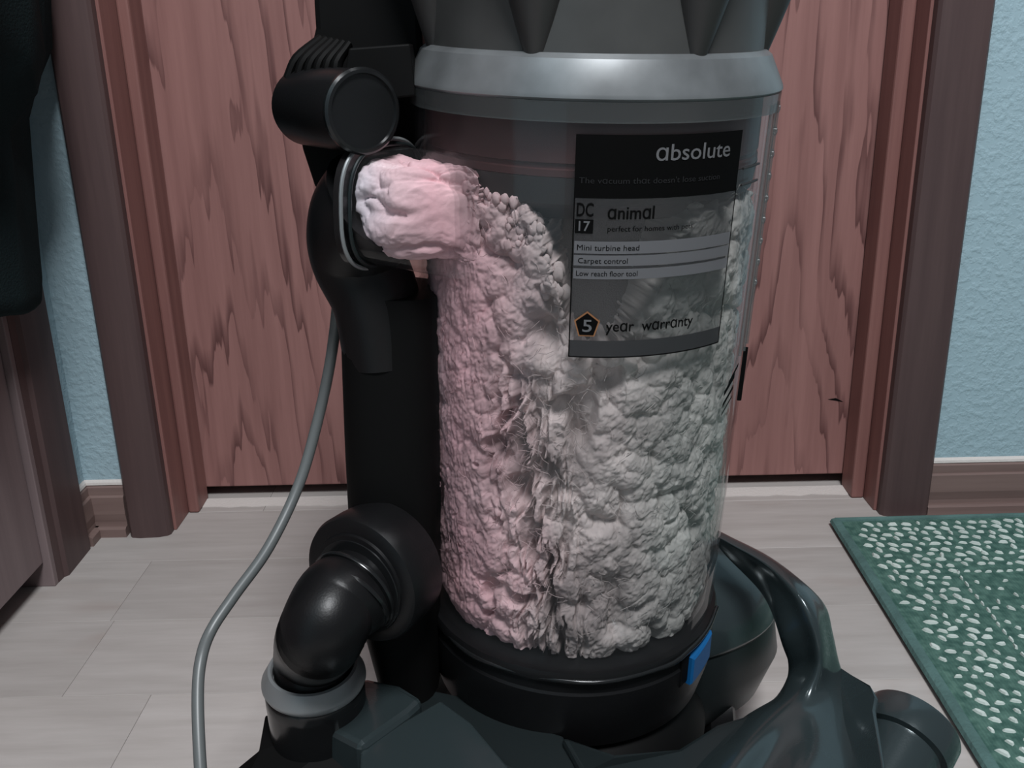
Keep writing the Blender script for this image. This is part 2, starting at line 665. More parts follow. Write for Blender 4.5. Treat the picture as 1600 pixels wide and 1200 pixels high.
LX = -0.4765                     # left wall face
baseboard((.4630, YR), (1.7, YR), (0, -1), 'baseboard_back', 'moulded brown baseboard under the blue wall beside the rug')
baseboard((LX, YL), (-.4330, YL), (0, -1), 'baseboard_corner', 'short moulded brown baseboard in the left room corner')

# ------------------------------------------------------------------ left wall with a second door
D2A, D2B = -0.192, -0.96         # opening of the side door along y
wl = MB()
wl.box(LX - .12, LX, D2A, YL + .05, 0, WH)
wl.box(LX - .12, LX, -2.0, D2B, 0, WH)
wl.box(LX - .12, LX, D2B, D2A, 2.06, WH)
struct(wl.build('wall_left', 'wall'), 'light blue plaster wall on the left beside the side door')
cs = MB()
prof = [(LX, -.1165), (LX + .011, -.1180), (LX + .0135, -.122), (LX + .0145, -.178), (LX + .011, -.1815), (LX + .010, -.192), (LX, -.192)]
cs.rings([[(x, y, z) for x, y in prof] for z in (0, 2.1)])
struct(cs.build('trim_5', 'casing', smooth=True, sharp=30), 'dark brown casing board on the left wall by the corner')
baseboard((LX, YL - .002), (LX, -.117), (1, 0), 'baseboard_left', 'stub of brown baseboard on the left wall beside the side casing')
cb = MB().box(LX - .06, LX + .010, -.200, -.192, 0, 2.06)
struct(cb.build('trim_6', 'slab', bevel=.001), 'wooden jamb edge of the side door')
d2 = MB().box(LX - .035, LX + .003, D2B + .01, -.2015, .028, 2.03).build('door_2', 'slab', bevel=.001)
struct(d2, 'brown flush side door on the left wall with gap beneath')
MB().box(LX - .10, LX - .06, D2B, D2A, .0, .3).build('dark_backing', 'black_matt', d2)

# dark garment hanging against the side door
rs = []
zs = [.292, .296, .31, .34, .38, .42, .45, .48, .51, .55, .62, .72, .85, .95, .99]
for z in zs:
    t = (z - .292) / .70
    ring = []
    yfar = np.interp(z, [.29, .305, .36, .425, .46, .51, .60, .8, 1.0], [-.175, -.158, -.150, -.140, -.135, -.118, -.110, -.14, -.22])
    ynear = np.interp(z, [.29, .31, .6, 1.0], [-.50, -.53, -.54, -.42])
    for j in range(36):
        a = 2 * PI * j / 36
        c, s_ = math.cos(a), math.sin(a)
        yy = (yfar + ynear) / 2 + (yfar - ynear) / 2 * math.copysign(abs(c) ** .8, c)
        th_ = .021 + .006 * math.sin(yy * 55 + z * 3) + .004 * math.sin(yy * 120 - z * 7)
        if z < .295 or z > .98:
            th_ *= .6
        th_ *= float(np.interp(z, [.3, .45, .5, .6], [.75, .9, 2.5, 3.0]))
        xx = LX + float(np.interp(z, [.3, .45, .5], [.031, .034, .0385])) + th_ * math.copysign(abs(s_) ** .8, s_) * (1 if s_ > 0 else .9)
        ring.append((max(xx, LX + .0155), yy, z + .006 * math.sin(yy * 40) * (1 - t)))
    rs.append(ring)
gm = MB().rings(rs).build('hanging_jacket', 'cloth', smooth=True, sharp=80)
tag(gm, 'dark green-black garment hanging against the side door at upper left', 'jacket')

# ------------------------------------------------------------------ rug
rug = thing('rug', (.75, -.55, 0), 'green woven rug with white flecks beside the baseboard', 'rug')
c0, c1 = V(.3530, -.1045, 0), V(.3400, -.4852, 0)
dy = (c1 - c0).normalized()
dx = V(1.0, .010, 0).normalized()


def rp(a, b, z):                 # a along the wall, b away from the wall
    return c0 + dx * a + dy * b + V(0, 0, z)


RW, RD = .95, 1.25
mb = MB()
mb.rings([[rp(a, b, z) for a, b in ((.002, .002), (RW, .002), (RW, RD), (.002, RD))] for z in (.0003, .0065)])
mb.build('rug_field', 'rug', rug)
mb = MB()
for path in ([(0, 0), (0, RD)], [(0, RD), (RW, RD)], [(RW, RD), (RW, 0)], [(RW, 0), (0, 0)]):
    (a0, b0), (a1, b1) = path
    pts = [rp(a0 + (a1 - a0) * t, b0 + (b1 - b0) * t, .0052 + .0006 * noise.noise((t * 60, a0, b0))) for t in np.linspace(0, 1, 50)]
    sweep(mb, pts, .0062 if a0 == a1 else .004, .0045, seg=8, smooth_path=False)
mb.build('rug_binding', 'binding', rug, smooth=True)
# inner frame line of small pale stitches
IA, IB = .086, .117
mb = MB()


def stitch(mb, a, b, la, lb, ang, z=.0066, hgt=.0022):
    ca, sa = math.cos(ang), math.sin(ang)
    ring0, ring1 = [], []
    for j in range(7):
        t = 2 * PI * j / 7
        k = 1 + .55 * noise.noise((a * 300 + j, b * 300, 1.7))
        x, y = math.cos(t) * la * k, math.sin(t) * lb * k
        ring0.append(rp(a + x * ca - y * sa, b + x * sa + y * ca, z - .001))
        ring1.append(rp(a + (x * ca - y * sa) * .62, b + (x * sa + y * ca) * .62, z + hgt * .8))
    mb.rings([ring0, ring1])


b = IB
while b < RD - IB:
    stitch(mb, IA + random.uniform(-.001, .001), b, .0016, .0046, 0)
    b += .0115
a = IA
while a < RW - IA:
    stitch(mb, a, IB + random.uniform(-.001, .001), .0042, .0014, 0)
    a += .0105
tag(mb.build('rug_inner_line', 'fleck', rug), kind='stuff')
mb = MB()
row = 0
b = .014
while b < RD - .01:
    a = .017 + (row % 2) * .0085
    while a < RW - .01:
        inside = (a > IA - .006 and b > IB - .006)
        near = abs(a - IA) < .006 and b > IB or abs(b - IB) < .006 and a > IA
        p = .42 if inside else .93
        if not near and random.random() < p:
            s_ = random.uniform(.7, 1.25) * (.8 if inside else 1)
            stitch(mb, a + random.uniform(-.0025, .0025), b + random.uniform(-.002, .002), .0056 * s_, .0025 * s_,
                   random.gauss(.62, .4))
        a += .0140
    b += .0112
    row += 1
tag(mb.build('white_flecks', 'fleck', rug), kind='stuff')

# ------------------------------------------------------------------ vacuum cleaner
vac = thing('vacuum_cleaner', (.035, -.55, 0), 'black and grey upright vacuum cleaner with a clear bin packed with lint', 'vacuum cleaner')
BO = V(.0359, -.4956, .1674)
BA = V(.0340, -.0499, .9982).normalized()
BU = (V(1, 0, 0) - BA * BA.x).normalized()
BF = BU.cross(BA)
HS = 1.083                       # heights below are in units of 1.083 m along the bin axis
BA = BA * HS
BH, R2, R1 = .2926, .0919, .0980


def brad(h):
    return R2 + (R1 - R2) * h / BH


def bp_(th, r, h):
    return BO + BA * h + (BU * math.sin(th) + BF * math.cos(th)) * r


def blathe(prof, name, mat, seg=96, parent=vac, closed=True, **kw):
    mb = MB()
    rs_ = [[bp_(2 * PI * i / seg, max(r, 1e-5), h) for i in range(seg)] for r, h in prof]
    mb.rings(rs_, closed_ends=closed)
    kw.setdefault('smooth', True)
    return mb.build(name, mat, parent, **kw)


# clear shell (outer and inner walls)
shell_prof = [(brad(0) - .002, 0), (brad(0), 0), (brad(.1), .1), (brad(.2), .2), (R1, BH), (R1 - .0022, BH),
              (brad(.2) - .0022, .2), (brad(.1) - .0022, .1), (brad(0) - .0022, .0)]
bin_o = blathe(shell_prof, 'clear_bin', 'clear', closed=False)
tag(bin_o, 'clear plastic dust bin')
# moulded rim under the collar and a thin bead
blathe([(R1 - .003, BH - .0085), (R1 + .0008, BH - .0085), (R1 + .0014, BH), (R1 - .003, BH)], 'bin_rim', 'clear_edge', parent=bin_o)
# moulded ribs and latch guide on the right wall of the bin
for thd in (60.5, 66, 74):
    mb = MB()
    sweep(mb, [bp_(math.radians(thd), brad(h) + .0004, h) for h in (.165, .21, .25, .288)], .0009, .0006, seg=6, n=4)
    mb.build('bin_rib', 'clear_edge', bin_o, smooth=True)
for h in (.262, .2545):
    mb = MB()
    sweep(mb, [bp_(math.radians(t), brad(h) + .0004, h + (t - 44) * .00006) for t in (45, 50, 55)], .0006, .0006, seg=6, n=4)
    mb.build('bin_latch_line', 'skirt', bin_o, smooth=True)
mb = MB()
for h in np.arange(.196, .286, .011):
    lathe(mb, bp_(math.radians(80), brad(h), h), (BU * math.sin(1.4) + BF * math.cos(1.4)), [(.0025, 0), (.0025, .0016), (.001, .0022)], seg=10)
mb.build('bin_grip_studs', 'clear_edge', bin_o, smooth=True)

# silver collar
col_o = blathe([(R1 + .0006, BH), (R1 + .0018, BH + .0012), (R1 + .0015, BH + .0030), (R1 - .0055, BH + .0165), (R1 - .0085, BH + .0185),
                (R1 - .014, BH + .0185), (R1 - .014, BH)], 'bin_collar', 'collar', sharp=25)
tag(col_o, 'silver bevelled collar')
# cyclone core above the collar with cones around it
blathe([(.0880, BH + .012), (.0885, BH + .05), (.0890, BH + .16), (.05, BH + .175)], 'cyclone_core', 'smoke')
for k in range(7):
    th0 = math.radians(28 + k * 360 / 7)
    mb = MB()
    cc = bp_(th0, .0850, BH + .008)
    ax_ = (BA / HS + (BU * math.sin(th0) + BF * math.cos(th0)) * .03).normalized()
    lathe(mb, cc, ax_, [(.002, 0), (.0045, .008), (.0095, .024), (.0165, .048), (.024, .075), (.034, .12), (.036, .15)], seg=40)
    mb.build('cyclone_cone', 'cone', vac, smooth=True)

# inner shroud seen through the clear wall
blathe([(.0905, BH - .001), (.0905, .2660), (.0895, .2655), (.0895, .2635), (.0905, .2630), (.0905, .2600)], 'shroud_band', 'shroud')
blathe([(.0908, .2598), (.0890, .2480), (.078, .2395), (.058, .236)], 'shroud_skirt', 'skirt', closed=False)
blathe([(.060, .238), (.058, .03), (.05, .012)], 'shroud_mesh', 'mesh')

# base cup of the bin
cup = blathe([(.0820, .0008), (R2 + .0022, .0008), (R2 + .0032, -.0012), (R2 + .0032, -.0048), (R2 + .0010, -.0062), (R2 + .0012, -.0125),
              (R2 + .0022, -.0140), (R2 + .0018, -.034), (R2 - .003, -.052), (R2 - .012, -.060), (.03, -.062)], 'bin_base', 'black', sharp=28)
# lip line climbing towards the catch on the right
mb = MB()
sweep(mb, [bp_(math.radians(t), R2 + .0036, h) for t, h in ((-75, -.0035), (-40, -.0035), (0, -.0035), (30, -.0030), (45, -.0010), (58, .0012), (72, .0020))],
      .0014, .0016, seg=10, n=8)
mb.build('base_lip', 'black_gloss', cup, smooth=True)
# blue release button with its dark pocket
def patch_block(th_a, th_b, h_a, h_b, r_off, depth, skew=0.0):
    mb = MB()
    rings = []
    for rr_, inset in ((r_off - .004, 0), (r_off + depth * .75, 0), (r_off + depth, .12)):
        ring = []
        n = 8
        def pt(sx, sy):
            th_ = math.radians((th_a + th_b) / 2 + sx * (th_b - th_a) / 2 * (1 - inset))
            h_ = (h_a + h_b) / 2 + sy * (h_b - h_a) / 2 * (1 - inset) + sx * skew
            return bp_(th_, brad(max(h_, 0)) + rr_, h_)
        for i in range(n):
            ring.append(pt(-1 + 2 * i / n, -1))
        for i in range(n):
            ring.append(pt(1, -1 + 2 * i / n))
        for i in range(n):
            ring.append(pt(1 - 2 * i / n, 1))
        for i in range(n):
            ring.append(pt(-1, 1 - 2 * i / n))
        rings.append(ring)
    mb.rings(rings)
    return mb
patch_block(41.5, 46.5, -.0245, -.0060, .0010, .0018, .0008).build('catch_pocket', 'black_matt', cup, smooth=True, sharp=30)
bb = patch_block(45.5, 60.0, -.0225, -.0045, .0018, .0042, .0030).build('release_button', 'blue', cup, smooth=True, sharp=30)
tag(bb, 'blue release button')
mb = MB()
sweep(mb, [bp_(math.radians(-76), R2 + .004, -.010), bp_(math.radians(-74), R2 + .0045, -.034)], .003, .003, seg=10)
mb.build('catch_rib', 'smoke', cup, smooth=True)


# ---- label on the bin
def surf_patch(th_a, th_b, h_a, h_b, off, name, mat, parent, n=24, nh=2, bow=0.0):
    mb = MB()
    vs, fs = [], []
    for side in (0, 1):
        for i in range(n + 1):
            t = i / n
            th_ = math.radians(th_a + (th_b - th_a) * t)
            for j in range(nh + 1):
                h_ = h_a + (h_b - h_a) * j / nh
                vs.append(bp_(th_, brad(h_) + off + side * .00008, h_))
    m_ = (n + 1) * (nh + 1)
    for i in range(n):
        for j in range(nh):
            a_ = i * (nh + 1) + j
            b_ = a_ + nh + 1
            fs.append((a_, b_, b_ + 1, a_ + 1))
            fs.append((m_ + a_, m_ + a_ + 1, m_ + b_ + 1, m_ + b_))
    for i in range(n):
        a_, b_ = i * (nh + 1), (i + 1) * (nh + 1)
        fs.append((a_, m_ + a_, m_ + b_, b_))
        fs.append((a_ + nh, b_ + nh, m_ + b_ + nh, m_ + a_ + nh))
    for i in (0, n):
        for j in range(nh):
            a_ = i * (nh + 1) + j
            fs.append((a_, a_ + 1, m_ + a_ + 1, m_ + a_))
    mb.add(vs, fs)
    return mb.build(name, mat, parent, smooth=True, sharp=30)


T0, T1 = -8.8, 42.5
lab = surf_patch(T0, T1, .1800, .2540, .0003, 'label_film', 'film', vac)
tag(lab, 'clear sticker with black top band and grey lettering')
surf_patch(T0, T1, .2528, .2795, .0004, 'label_black_band', 'ink', lab)
surf_patch(T0, T1, .1800, .1880, .0005, 'label_grey_band', 'lowbar', lab)
for ha, hb in ((.2285, .2340), (.2230, .2278), (.2170, .2218)):
    surf_patch(T0 + .6, T1 - .4, ha, hb, .0005, 'label_bar', 'bar', lab)
for ha, hb in ((.2278, .2285), (.2218, .2230)):
    surf_patch(T0 + .6, T1 - 1.5, ha + .0002, hb - .0002, .0006, 'label_rule', 'lowbar', lab)
for ta in (T0, T1 - .35):
    surf_patch(ta, ta + .35, .1800, .2540, .0006, 'label_edge', 'ink', lab, n=2)
surf_patch(T0, T1, .1797, .1803, .0006, 'label_edge', 'ink', lab)


def text_on_bin(txt, th_left, h_base, height, width_deg, mat, parent, name='lettering', off=.0007, ital=0.0, bold=0.0):
    cu = bpy.data.curves.new('text', 'FONT')
    cu.body = txt
    cu.size = 1.0
    cu.resolution_u = 3
    cu.offset = bold
    ob = bpy.data.objects.new('text', cu)
    COL.objects.link(ob)
    bpy.context.view_layer.update()
    me = ob.evaluated_get(bpy.context.evaluated_depsgraph_get()).to_mesh()
    vs = [v.co.copy() for v in me.vertices]
    fs = [tuple(p.vertices) for p in me.polygons]
    ob.evaluated_get(bpy.context.evaluated_depsgraph_get()).to_mesh_clear()
    bpy.data.objects.remove(ob)
    bpy.data.curves.remove(cu)
    x0 = min(v.x for v in vs)
    x1 = max(v.x for v in vs)
    out = []
    for v in vs:
        t = (v.x - x0) / (x1 - x0)
        h_ = h_base + v.y * height
        out.append(bp_(math.radians(th_left + width_deg * t), brad(h_) + off, h_))
    return mesh_obj(name, out, fs, mat, parent)


A = '\u0251'
text_on_bin(A + 'bsolute', 13.0, .2688, .0098, 24.6, 'ink_white', lab, bold=.006)
text_on_bin('The v' + A + 'cuum th' + A + "t doesn't lose suction", -7.6, .2592, .0036, 42, 'ink_dim', lab)
surf_patch(-8.2, -3.2, .2375, .2436, .0006, 'model_plate', 'ink', lab, n=4)
text_on_bin('DC', -7.9, .2450, .0082, 4.6, 'ink', lab, bold=.02)
text_on_bin('17', -7.2, .2386, .0062, 3.1, 'ink_white', lab, bold=.01)
text_on_bin(A + 'nim' + A + 'l', .6, .2440, .0080, 13.2, 'ink', lab, bold=.015)
text_on_bin('perfect for homes with pets', .8, .2385, .0034, 25.5, 'ink', lab)
text_on_bin('Mini turbine head', -7.4, .2300, .0036, 17.5, 'ink', lab)
text_on_bin('Carpet control', -7.0, .2242, .0034, 14.0, 'ink', lab)
text_on_bin('Low reach floor tool', -7.4, .2184, .0034, 17.5, 'ink', lab)
text_on_bin('ye' + A + 'r  w' + A + 'rr' + A + 'nty', 1.8, .1925, .0072, 28.0, 'ink', lab, bold=.01)


def pent(rad, th0, h0, name, mat, off):
    vs = []
    for k in range(5):
        a_ = PI / 2 + 2 * PI * k / 5
        vs.append(bp_(math.radians(th0) + math.cos(a_) * rad / brad(h0), brad(h0) + off, h0 + math.sin(a_) * rad))
    return mesh_obj(name, vs, [(0, 1, 2, 3, 4)], mat, lab)


pent(.0066, -3.7, .1955, 'warranty_badge_edge', 'ink_orange', .0008)
pent(.0057, -3.7, .1955, 'warranty_badge', 'ink', .0010)
text_on_bin('5', -4.95, .1925, .0082, 2.7, 'ink_white', lab, off=.0013, bold=.01)
# black slash marks near the right edge of the bin
for k, (h0, wd) in enumerate(((.1510, .0030), (.1450, .0024), (.1405, .0012), (.1560, .0022))):
    vs = []
    for thd, dh in ((49.5, -.003), (56.5, .004), (56.5, .004 + wd), (49.5, -.003 + wd)):
        h_ = h0 + dh
        vs.append(bp_(math.radians(thd + (2.5 if k == 3 else 0)), brad(h_) + .0009, h_))
    mesh_obj('slash_mark', vs, [(0, 1, 2, 3)], 'ink', bin_o)
mb = MB()
sweep(mb, [bp_(math.radians(70), brad(h) + .0006, h) for h in (.135, .15, .165)], .0013, .0008, seg=8, n=4)
mb.build('slash_mark', 'ink', bin_o)

# ---- inlet port, elbow and duct column on the left
IN0, IN1 = V(-0.0667, -0.5480, 0.4273), V(-0.0192, -0.5780, 0.4231)
mb = MB()
sweep(mb, [IN0, IN0.lerp(IN1, .5), IN1], [.030, .029, .028], [.0295, .0295, .0290], seg=36, n=6, power=2.9, up=(0, 0, 1))
inl = mb.build('inlet_port', 'clear', vac, smooth=True)
tag(inl, 'clear inlet port stuffed with pale lint')
axis_in = (IN1 - IN0).normalized()
mb = MB()
sweep(mb, [IN0 - axis_in * .0035, IN0 + axis_in * .0005], .0335, .0335, seg=36, n=3, power=2.9)
mb.build('inlet_rim', 'black_gloss', inl, smooth=True, sharp=30)
# bright double bead around the rim
for off, rr_, mt in ((.0012, .0330, 'silver'), (.0050, .0308, 'teal_dark')):
    ring = []
    a_, e1, e2 = basis(axis_in)
    side = axis_in.cross(V(0, 0, 1)).normalized()
    up2 = side.cross(axis_in).normalized()
    pts = []
    for j in range(48):
        t = 2 * PI * j / 48
        c, s_ = math.cos(t), math.sin(t)
        ex = 2 / 2.9
        pts.append(IN0 + axis_in * off + side * rr_ * math.copysign(abs(c) ** ex, c) + up2 * rr_ * math.copysign(abs(s_) ** ex, s_))
    mb = MB()
    rr2 = []
    for i, p in enumerate(pts):
        t = (pts[(i + 1) % 48] - pts[i - 1]).normalized()
        n1_ = t.cross(axis_in).normalized()
        rr2.append([p + (n1_ * math.cos(q) + axis_in * math.sin(q)) * .0011 for q in [2 * PI * k / 8 for k in range(8)]])
    mb.rings(rr2, cyclic=True)
    mb.build('rim_bead', mt, inl, smooth=True)
# elbow from the column up and round into the inlet
mb = MB()
sweep(mb, [V(-0.0725, -0.5300, 0.3367), V(-0.0754, -0.5300, 0.3707), V(-0.0836, -0.5300, 0.3970), IN0 - axis_in * .014 + V(0, 0, -.012), IN0 - axis_in * .0012],
      [.0235, .0245, .0265, .0290, .0325], [.026, .027, .0275, .0290, .0325], seg=36, n=10, up=(0, 1, 0))
mb.build('duct_elbow', 'black', vac, smooth=True, sharp=60)
mb = MB()
sweep(mb, [V(-0.0670, -0.5250, 0.3767), V(-0.0714, -0.5250, 0.2791), V(-0.0742, -0.5250, 0.1924), V(-0.0703, -0.5250, 0.1165)], [.0285, .0283, .0270, .019], [.030, .030, .030, .03], seg=28,
      n=4, up=(0, 1, 0), power=2.6)
mb.build('duct_column', 'black_matt', vac, smooth=True, sharp=60)

# spine above the inlet, wand bracket and hinge barrel
mb = MB()
pl = [(-0.0923, -0.5000, 0.5967), (-0.0981, -0.5000, 0.5485), (-0.0993, -0.5000, 0.5263), (-0.0995, -0.5000, 0.5150), (-0.1033, -0.5000, 0.5037), (-0.1122, -0.5000, 0.4979), (-0.1144, -0.5000, 0.4736), (-0.1120, -0.5000, 0.4528), (-0.1072, -0.5000, 0.4331),
      (-0.0939, -0.5000, 0.4165), (-0.0498, -0.5000, 0.4156), (-0.0437, -0.5000, 0.4790), (-0.0440, -0.5000, 0.5156), (-0.0380, -0.5000, 0.5957)]
mb.rings([[V(p) + V(0, d, 0) for p in pl] for d in (-.018, .05)])
sp = mb.build('spine', 'black_matt', vac, bevel=.003)
for k in range(6):
    mb = MB()
    p0 = V(-0.1082, -0.5360, 0.4906)
    t = k / 5
    q0 = V(-0.1133, -0.5280, 0.4905).lerp(V(-0.0845, -0.5450, 0.4884), t)
    q1 = V(-0.0970, -0.5200, 0.5098).lerp(V(-0.0791, -0.5400, 0.5061), t)
    sweep(mb, [q0, q0.lerp(q1, .5) + V(-.003, -.003, 0), q1], [.0031, .0030, .0022], [.006, .005, .004], seg=10, n=4, up=(0, 1, 0))
    mb.build('spine_rib', 'black_matt', sp, smooth=True)
# plate with a faint edge under the bracket
mb = MB()
pl = [(-0.0780, -0.5480, 0.5045), (-0.0476, -0.5480, 0.5060), (-0.0458, -0.5480, 0.4809), (-0.0849, -0.5480, 0.4771)]
mb.rings([[V(p) + V(0, d, 0) for p in pl] for d in (0, .02)])
mb.build('bracket_plate', 'black_matt', sp, bevel=.001)
# hinge barrel
HB1 = V(-0.0706, -0.5680, 0.4750)
HB0 = V(-0.1075, -0.5200, 0.4758)
hb_ax = (HB1 - HB0).normalized()
Lh = (HB1 - HB0).length
mb = MB()
lathe(mb, HB0, hb_ax, [(.015, -.003), (.0196, 0), (.0202, .002), (.0202, Lh - .002), (.0196, Lh)], seg=48)
hb = mb.build('hinge_barrel', 'black', vac, smooth=True, sharp=35)
mb = MB()
lathe(mb, HB0, hb_ax, [(.0185, Lh - .0022), (.0206, Lh - .0014), (.0208, Lh + .0010), (.0196, Lh + .0022), (.0180, Lh + .0024), (.0175, Lh + .0008), (.001, Lh + .0006)], seg=48)
mb.build('barrel_cap', 'black_gloss', hb, smooth=True, sharp=30)
a_, e1, e2 = basis(hb_ax)
mb = MB()
pts = []
for t in np.linspace(.0, 1, 9):
    ang = -.35 + t * 1.5
    pts.append(HB0 + hb_ax * (Lh * .62 + .008 * math.cos(t * PI * 2)) + V(0, 0, 0) + (V(-.62, -.78, 0) * math.cos((t - .5) * 1.2 - .1) + V(0, 0, 1) * math.sin((t - .5) * 1.0 - .1)).normalized() * .0202)
sweep(mb, pts, .0005, .0005, seg=6, n=3)
mb.build('barrel_mould_line', 'smoke', hb, smooth=True)

# ---- lower hose joint: flange, ribbed elbow, silver collar
FL = V(-0.0883, -0.5780, 0.2204)
FAX = (V(-.50, -.866, .0)).normalized()
mb = MB()
lathe(mb, FL, FAX, [(.032, -.031), (.0370, -.028), (.0385, -.015), (.0388, -.003), (.0375, .0), (.035, .0012), (.030, .0015), (.0295, .0030), (.0285, .0032)], seg=64)
flo = mb.build('hose_flange', 'black', vac, smooth=True, sharp=28)
ECL = V(-0.1220, -0.5699, 0.1580)
E0 = FL + FAX * .002
path = [E0 + V(.004, .006, -.003), E0 + FAX * .008 + V(0, 0, -.004), V(-0.0992, -0.5940, 0.2173), V(-0.1066, -0.6040, 0.2045), ECL + V(.001, .003, .010), ECL - V(0, 0, .012)]
mb = MB()
sweep(mb, path, [.0245, .0245, .0242, .0240, .0236, .0236], None, seg=36, n=8, up=(.6, -.6, .5))
mb.build('hose_elbow', 'black', vac, smooth=True, sharp=60)
for k, (d, r_) in enumerate(((.0025, .0290), (.0065, .0275), (.0110, .0265))):
    mb = MB()
    axr = (FAX + V(0, 0, -.22 * k)).normalized()
    lathe(mb, FL + FAX * d + V(0, 0, -.002 - .001 * k), axr, [(r_ - .004, -.0013), (r_ - .0006, -.0013), (r_, 0), (r_ - .0006, .0013), (r_ - .004, .0013)], seg=56)
    mb.build('hose_ring', 'black_gloss', flo, smooth=True, sharp=50)
CAX = V(.02, -.10, 1).normalized()
mb = MB()
lathe(mb, ECL, CAX, [(.0230, -.010), (.0300, -.010), (.0308, -.0080), (.0306, -.0060), (.0262, .0018), (.0245, .0022), (.0235, .0010), (.0235, -.004)], seg=64)
tag(mb.build('hose_collar', 'silver', vac, smooth=True, sharp=28), 'silver collar at the foot of the hose elbow')
mb = MB()
lathe(mb, ECL, CAX, [(.0285, -.0105), (.0296, -.0120), (.0296, -.020), (.0290, -.055), (.027, -.09)], seg=56)
mb.build('hose_socket', 'black_gloss', vac, smooth=True, sharp=40)

# ---- neck under the bin
mb = MB()
lathe(mb, (.036, -.503, 0), (0, 0, 1), [(.070, .006), (.088, .02), (.090, .075), (.072, .105), (.03, .112)], seg=56)
mb.build('neck', 'black_matt', vac, smooth=True, sharp=60)

# ---- motor housing behind the bin base
MC = V(.0500, -.4250, 0)


def squash(mb, k):
    mb.v = [(x, MC.y + (y - MC.y) * k, z) for x, y, z in mb.v]
    return mb


mb = lathe(MB(), MC, (0, 0, 1), [(.060, .008), (.105, .018), (.135, .045), (.1465, .075), (.142, .105), (.127, .132), (.100, .152), (.06, .163), (.02, .166)], seg=80)
mo = squash(mb, .58).build('motor_housing', 'teal_dark', vac, smooth=True, sharp=60)
mb = lathe(MB(), MC, (0, 0, 1), [(.1410, .104), (.1428, .1045), (.1440, .108), (.129, .1335), (.1015, .154), (.061, .165), (.02, .168)], seg=80)
squash(mb, .585).build('housing_cover', 'teal', mo, smooth=True, sharp=60)

# ---- yoke arm curving round on the right
# stations along the arm: ridge, inner edge, outer edge
yk = [(V(0.1354, -0.4775, 0.1900), V(0.1383, -0.4662, 0.1800), V(0.1415, -0.4551, 0.1800)),
      (V(0.1418, -0.4876, 0.1900), V(0.1451, -0.4755, 0.1780), V(0.1483, -0.4648, 0.1800)),
      (V(0.1598, -0.5093, 0.1870), V(0.1587, -0.4969, 0.1680), V(0.1689, -0.4851, 0.1760)),
      (V(0.1688, -0.5426, 0.1880), V(0.1613, -0.5254, 0.1630), V(0.1820, -0.5168, 0.1750)),
      (V(0.1763, -0.5569, 0.1780), V(0.1639, -0.5415, 0.1510), V(0.1947, -0.5267, 0.1630)),
      (V(0.1802, -0.5633, 0.1630), V(0.1689, -0.5431, 0.1370), V(0.1989, -0.5333, 0.1470)),
      (V(0.1806, -0.5667, 0.1460), V(0.1699, -0.5407, 0.1210), V(0.2024, -0.5397, 0.1300)),
      (V(0.1723, -0.5746, 0.1330), V(0.1608, -0.5463, 0.1080), V(0.2067, -0.5501, 0.1160)),
      (V(0.1559, -0.5941, 0.1260), V(0.1400, -0.5540, 0.1000), V(0.2029, -0.5782, 0.1120)),
      (V(0.1326, -0.6255, 0.1220), V(0.1032, -0.5988, 0.1040), V(0.1853, -0.6227, 0.1160)),
      (V(0.1058, -0.6661, 0.1260), V(0.0687, -0.6337, 0.0960), V(0.1671, -0.6534, 0.1080))]
sect = []
for k, (rg, ie, oe) in enumerate(yk):
    fat = min(1.0, max(0.0, (k - 5) / 4))
    up_ = V(0, -.25, 1).normalized()
    m1 = ie.lerp(rg, .55) + up_ * (.0030 + .010 * fat)
    m2 = rg.lerp(oe, .5) + up_ * (.0042 + .006 * fat)
    lo_ = ie.lerp(oe, .5) - V(0, 0, .006 + .02 * min(1, k / 4))
    sect.append([ie, m1, rg, m2, oe, lo_])
lines = [catmull([q[i] for q in sect], 6) for i in range(6)]
rings_ = []
for i in range(len(lines[0])):
    ctl = [l[i] for l in lines]
    ring = []
    for j in range(6):
        p0, p1, p2, p3 = ctl[j - 1], ctl[j], ctl[(j + 1) % 6], ctl[(j + 2) % 6]
        for t in (0, .2, .4, .6, .8):
            ring.append(.5 * ((2 * p1) + (p2 - p0) * t + (2 * p0 - 5 * p1 + 4 * p2 - p3) * t * t + (3 * p1 - p0 - 3 * p2 + p3) * t ** 3))
    rings_.append(ring)
mb = MB().rings(rings_)
yo = mb.build('yoke_arm', 'teal', vac, smooth=True, sharp=70)
tag(yo, 'glossy iron-grey curved yoke arm')
# shoulder on the outer side and the brush housing end
mb = MB()
pl = [V(0.2089, -0.5117, 0.1120), V(0.2048, -0.5445, 0.1300), V(0.2089, -0.5746, 0.1420), V(0.2105, -0.5852, 0.1400), V(0.2060, -0.5940, 0.1380), V(0.1887, -0.6705, 0.1280), V(0.1664, -0.6458, 0.1050), V(0.1895, -0.5711, 0.1160)]
mb.rings([[(p.x, p.y, .02) for p in pl], [(p.x, p.y, p.z) for p in pl]])
mb.build('yoke_shoulder', 'teal', yo, bevel=.0025)
BC = V(0.2179, -0.5948, 0.1000)
bax = V(.62, .66, .30).normalized()
mb = MB()
lathe(mb, BC, bax, [(.0225, -.10), (.0235, .010), (.0240, .012), (.0280, .0125), (.0290, .018), (.0290, .030), (.0280, .032), (.022, .033), (.01, .034)], seg=56)
mb.build('brush_housing', 'teal', vac, smooth=True, sharp=30)

# ---- cleaner head, front panels
def slab(poly, z0, name, mat, bev=.002, parent=vac):
    m_ = MB()
    m_.rings([[(p[0], p[1], z0) for p in poly], [tuple(p) for p in poly]])
    return m_.build(name, mat, parent, bevel=bev)


